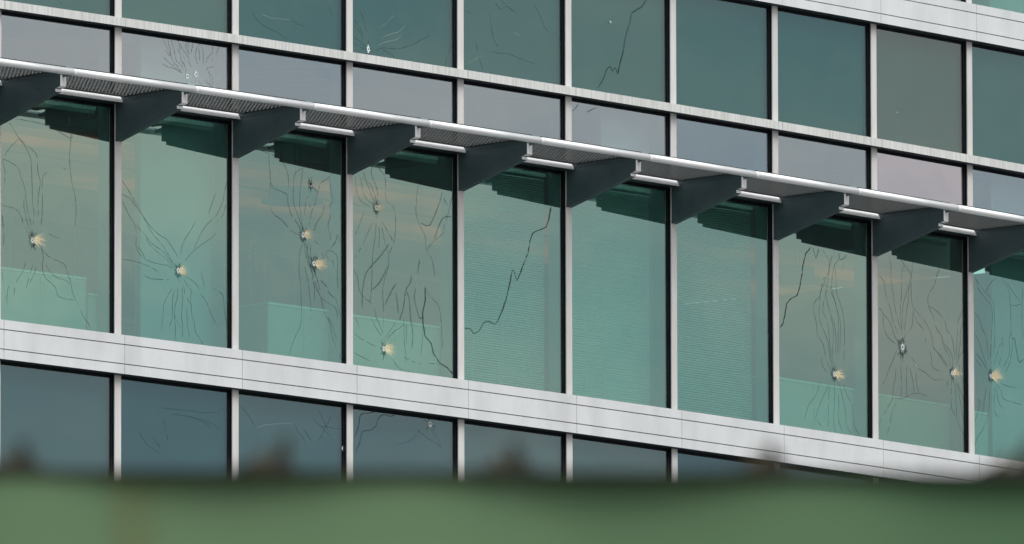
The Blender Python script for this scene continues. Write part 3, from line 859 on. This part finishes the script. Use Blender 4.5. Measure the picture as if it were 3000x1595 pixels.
def smooth(q):
    if len(q) < 3: return q
    o_ = []
    for i in range(len(q) - 1):
        a, b, c, d = q[max(0, i - 1)], q[i], q[i + 1], q[min(len(q) - 1, i + 2)]
        for t in (0, .33, .66):
            o_.append(tuple(.5 * (2 * b[k] + (c[k] - a[k]) * t + (2 * a[k] - 5 * b[k] + 4 * c[k] - d[k]) * t * t + (3 * b[k] - a[k] - 3 * c[k] + d[k]) * t ** 3) for k in (0, 1)))
    return o_ + [q[-1]]
def ribbon(mb, pts, w, mi, y, rr, gap=0):
    # subdivide with a slight natural wander, then lay a strip of uneven width
    out = []
    for (a, b) in zip(pts, pts[1:]):
        k = max(1, int(math.dist(a, b) / .03))
        for i in range(k):
            t = i / k; j = min(.0035, math.dist(a, b) * .08) if i else 0
            out.append((a[0] + (b[0] - a[0]) * t + rr.uniform(-j, j), a[1] + (b[1] - a[1]) * t + rr.uniform(-j, j)))
    out.append(pts[-1]); L = []; n = len(out)
    for i, (x, z) in enumerate(out):
        x0, z0 = out[max(0, i - 1)]; x1, z1 = out[min(n - 1, i + 1)]
        dx, dz = x1 - x0, z1 - z0; q = math.hypot(dx, dz) or 1
        ww = w * .5 * rr.uniform(.55, 1.25) * (1 if 0 < i < n - 1 else .35)
        L.append((x - dz / q * ww, z + dx / q * ww, x + dz / q * ww, z - dx / q * ww))
    for p, q in zip(L, L[1:]):
        if gap and rr.random() < gap: continue
        mi_ = 2 if (mi == 0 and rr.random() < .10) else mi  # some dark segments coloured pale to stand for glints
        mb.poly([(p[0], y, p[1]), (q[0], y, q[1]), (q[2], y, q[3]), (p[2], y, p[3])], mi_)
def blob(mb, cx, cz, r0, r1, y, mi, rr, n=22, sx=1, sz=1, rag=.25):
    a = [(1 + rr.uniform(-rag, rag)) for _ in range(n)]
    for i in range(n):
        j = (i + 1) % n; t0, t1 = 2 * math.pi * i / n, 2 * math.pi * j / n
        P4 = [(cx + r * q * math.cos(t) * sx, y, cz + r * q * math.sin(t) * sz) for r, q, t in ((r0, 1, t0), (r1, a[i], t0), (r1, a[j], t1), (r0, 1, t1))]
        mb.poly(P4 if r0 > 0 else [P4[0], P4[1], P4[2]], mi)
for key in sorted(set(CRACKS) | set(HOLES)):
    w = WIN[key]; w['label'] = WLAB.get(key, 'dark pane with faint branching cracks')
    rr = random.Random(ord(key[0]) * 31 + key[1])
    mb = MB(); soft = key[0] in 'AD'
    for sty, q in CRACKS.get(key, []):
        mi, wd = STY[sty]
        if soft and sty == 's': wd *= .8
        pts = [(q[i] / 1000, q[i + 1] / 1000 + 20) for i in range(0, len(q), 2)]
        if sty != 'D': pts = smooth(pts)
        if sty in 'wW':      # broad blurred reflection painted in: several faint strands side by side
            for k in range(4):
                o_ = (k - 1.5) * wd * .32
                ribbon(mb, [(x + o_ + rr.uniform(-.004, .004), z + rr.uniform(-.006, .006)) for x, z in pts], wd * .5, 4, YC - .0001 * k, rr)
        else:
            ribbon(mb, pts, wd, mi, YC, rr, gap=.05 if sty == 's' else .0)
            if sty == 'D': ribbon(mb, [(x + .006, z) for x, z in pts], .008, 1, YC - .0002, rr)
    for (hx, hz, hr, fl, kind) in HOLES.get(key, []):
        hx, hz, hr = hx / 1000, hz / 1000, hr / 1000
        if key[0] == 'C' and hr > .012:
            for k in range(38):      # short radial splinters, longer above and below the hole
                a = rr.uniform(0, 2 * math.pi); v = abs(math.sin(a)); ln = hr * rr.uniform(1.2, 2.2 + 3.6 * v)
                p0 = (hx + math.cos(a) * hr * .9, hz + math.sin(a) * hr * .9); b_ = a + rr.uniform(-.3, .3)
                p1 = (hx + math.cos(a) * (hr + ln * .5) * .8, hz + math.sin(a) * (hr + ln * .5)); p2 = (p1[0] + math.cos(b_) * ln * .4, p1[1] + math.sin(b_) * ln * .5)
                ribbon(mb, [p0, p1, p2], .0030, 0 if rr.random() < .4 else 1, YC, rr)
            blob(mb, hx + hr * .3, hz - hr * 1.1, 0, hr * 2.0, YC + .0003, 3, rr, sx=.8, sz=1.3)
            blob(mb, hx, hz, hr * .9, hr * rr.uniform(1.5, 2.1), YC - .0003, 2, rr, 30, .9, 1.1, .5)
            blob(mb, hx, hz, 0, hr * 2.6, YC + .0006, 3, rr, sx=.9, sz=1.2, rag=.35)
        elif key[0] in 'AD' and hr > .012:
            for k in range(14):
                a = rr.uniform(0, 2 * math.pi); ln = hr * rr.uniform(2, 6)
                ribbon(mb, [(hx + math.cos(a) * hr, hz + math.sin(a) * hr), (hx + math.cos(a + .1) * ln, hz + math.sin(a + .1) * ln)], .003, 1, YC, rr)
    if mb.f: obj('crack_pattern', mb.mesh('crack_pattern', [M['crack'], M['crack_soft'], M['crack_light'], M['haze_ring'], M['reflection_smear']]), w)
    for (hx, hz, hr, fl, kind) in HOLES.get(key, []):
        hx, hz, hr = hx / 1000, hz / 1000, hr / 1000
        mb = MB(); y = YC - .0012
        if kind == 'b':
            blob(mb, 0, 0, 0, hr * 1.3, y, 1, rr); blob(mb, 0, 0, hr * 1.3, hr * 1.8, y, 0, rr)
        elif kind == 'w':
            tall = 1.5 if key in (('A', 3),) else 1.05
            blob(mb, 0, 0, 0, hr, y, 0, rr, 26, .85, tall, .35); blob(mb, hr * .15, -hr * .1, 0, hr * .3, y - .0006, 1, rr, 9, .8, 1.2)
        else:
            blob(mb, 0, 0, hr * .40, hr * 1.12, y, 0, rr, 24, .9, 1.05, .16)
            blob(mb, 0, 0, 0, hr * .40, y - .0003, 1, rr, 14, .9, 1.05, 0)
            blob(mb, 0, 0, hr * .7, hr * 1.25, y + .0005, 2, rr, 24, .9, 1.1, .4)
        # raised rim of crushed glass
        n0 = 14
        if kind != 'b':
            for i in range(n0):
                a = 2 * math.pi * i / n0 + rr.uniform(-.2, .2); q = hr * rr.uniform(.5, .95); e_ = hr * rr.uniform(.10, .22)
                cx, cz = q * math.cos(a) * .9, q * math.sin(a)
                mb.poly([(cx - e_, y - .0008, cz), (cx, y - .004, cz + e_), (cx + e_, y - .0008, cz - e_ * .4)], 0)
        h = obj('bullet_hole', mb.mesh('bullet_hole', [M['crush'], M['bore'], M['crack_light']]), w, Matrix.Translation((hx, 0, hz)))
        if fl > 0:  # warm light refracted beside the hole, painted as an amber fan
            mb = MB()
            ca, sa = rr.uniform(-14, 22), rr.uniform(22, 40)
            for k in range(rr.randint(42, 70)):
                a = R(rr.gauss(ca, sa)); ln = .19 * fl * rr.uniform(.25, 1.0) ** .8 * max(.35, 1 - .5 * abs(a)); wd = .0045 * fl * rr.uniform(.6, 1.5)
                c, s_ = math.cos(a), math.sin(a); bx, bz = hr * 1.0 + rr.uniform(0, .012), rr.uniform(-.6, 1.0) * hr * 1.5
                yy = y + .0005 * k / 60
                mb.poly([(bx - s_ * wd, yy, bz + c * wd), (bx + s_ * wd, yy, bz - c * wd), (bx + c * ln + s_ * wd * .2, yy, bz + s_ * ln), (bx + c * ln - s_ * wd * .2, yy, bz + s_ * ln)], 0 if ln < .07 * fl else 1)
            obj('light_flare', mb.mesh('light_flare', [M['flare'], M['flare_soft']]), w, Matrix.Translation((hx, 0, hz)))

# ------------------------------------------------------------------ steel fence in the foreground
FD = 12.0                       # metres from the camera
FZ = 3.121                      # top edge
fa = R(-1.0)
fence = obj('steel_fence', None, None, Matrix.Translation((0, FD, 0)) @ Matrix.Rotation(fa, 4, 'Z') @ Matrix.Translation((0, 0, FZ)) @ Matrix.Rotation(.0075, 4, 'Y') @ Matrix.Translation((0, 0, -FZ)),
            'green painted sheet-steel fence with a rusty dark top edge and small spikes, out of focus', 'fence')
def sheet(x0, x1, name='sheet_panel'):
    mb = MB(); k = int((x1 - x0) / .0125); P_ = []
    for i in range(k + 1):
        x = x0 + (x1 - x0) * i / k
        P_.append((x, .007 * math.sin(2 * math.pi * x / .31) + .003 * math.sin(2 * math.pi * x / .9 + 1)))
    b = 0
    zs = (.06, 1.2, 2.4, 2.9, 3.0, FZ - .0037)
    for z in zs: mb.v += [(x, y, z) for x, y in P_]
    for z in zs: mb.v += [(x, y + .0018, z) for x, y in P_]
    m = k + 1; h = len(zs) * m
    for j in range(len(zs) - 1):
        for i in range(k):
            a = j * m + i; mb.f.append((a, a + 1, a + m + 1, a + m)); mb.m.append(0); mb.smooth.add(len(mb.f) - 1)
            mb.f.append((h + a, h + a + m, h + a + m + 1, h + a + 1)); mb.m.append(0); mb.smooth.add(len(mb.f) - 1)
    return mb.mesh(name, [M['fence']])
for k in range(-3, 3):
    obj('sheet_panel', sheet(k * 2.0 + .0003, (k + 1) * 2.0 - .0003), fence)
mb = MB(); mb.box(-6, 6, -.016, .016, FZ - .0035, FZ, 0)
bevel(obj('top_rail', mb.mesh('top_rail', [M['rust_dark']]), fence), .002)
for k in range(-3, 4):
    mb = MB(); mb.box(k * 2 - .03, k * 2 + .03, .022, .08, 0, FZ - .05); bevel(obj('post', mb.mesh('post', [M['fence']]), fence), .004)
def spike(kind):
    mb = MB(); r = random.Random(kind)
    h = .024 + .004 * (kind % 2)
    lean = .006 if kind % 2 else -.004
    # twisted barb: broad rusty foot, a leaf to the left and a darker prong bent to the right
    def leaf(base, tip, wd, dy, mi):
        bx, tx = base, tip
        mb.poly([(bx - wd, dy, 0), (bx + wd, dy, 0), (tx[0] + wd * .3, dy, tx[1]), (tx[0] - wd * .3, dy, tx[1])], mi)
        mb.poly([(bx - wd, dy + .004, 0), (tx[0] - wd * .3, dy + .004, tx[1]), (tx[0] + wd * .3, dy + .004, tx[1]), (bx + wd, dy + .004, 0)], mi)
        mb.poly([(bx - wd, dy, 0), (tx[0] - wd * .3, dy, tx[1]), (tx[0] - wd * .3, dy + .004, tx[1]), (bx - wd, dy + .004, 0)], mi)
        mb.poly([(bx + wd, dy, 0), (bx + wd, dy + .004, 0), (tx[0] + wd * .3, dy + .004, tx[1]), (tx[0] + wd * .3, dy, tx[1])], mi)
    leaf(.004, (.004 + lean, h), .010, 0, 1); leaf(-.010, (-.012 + lean * .3, h * .62), .006, -.005, 0); leaf(-.022, (-.008, h * .42), .009, .005, 0)
    mb.box(-.03, .018, -.008, .010, -.001, .0035, 1)
    return mb.mesh('spike', [M['rust'], M['rust_dark']])
sk = [spike(i) for i in range(3)]
base_x = -.388
for k in range(-8, 9):
    obj('spike', sk[k % 3], fence, Matrix.Translation((base_x + .1965 * k + .004 * math.sin(k * 2.3), -.002, FZ + .0005)) @ Matrix.Rotation(.25 * math.sin(k * 1.7), 4, 'Z'))

# ------------------------------------------------------------------ ground
mb = MB(); mb.poly([(-700, -700, 0), (700, -700, 0), (700, 700, 0), (-700, 700, 0)])
obj('ground', mb.mesh('ground', [M['ground']]), kind='structure')
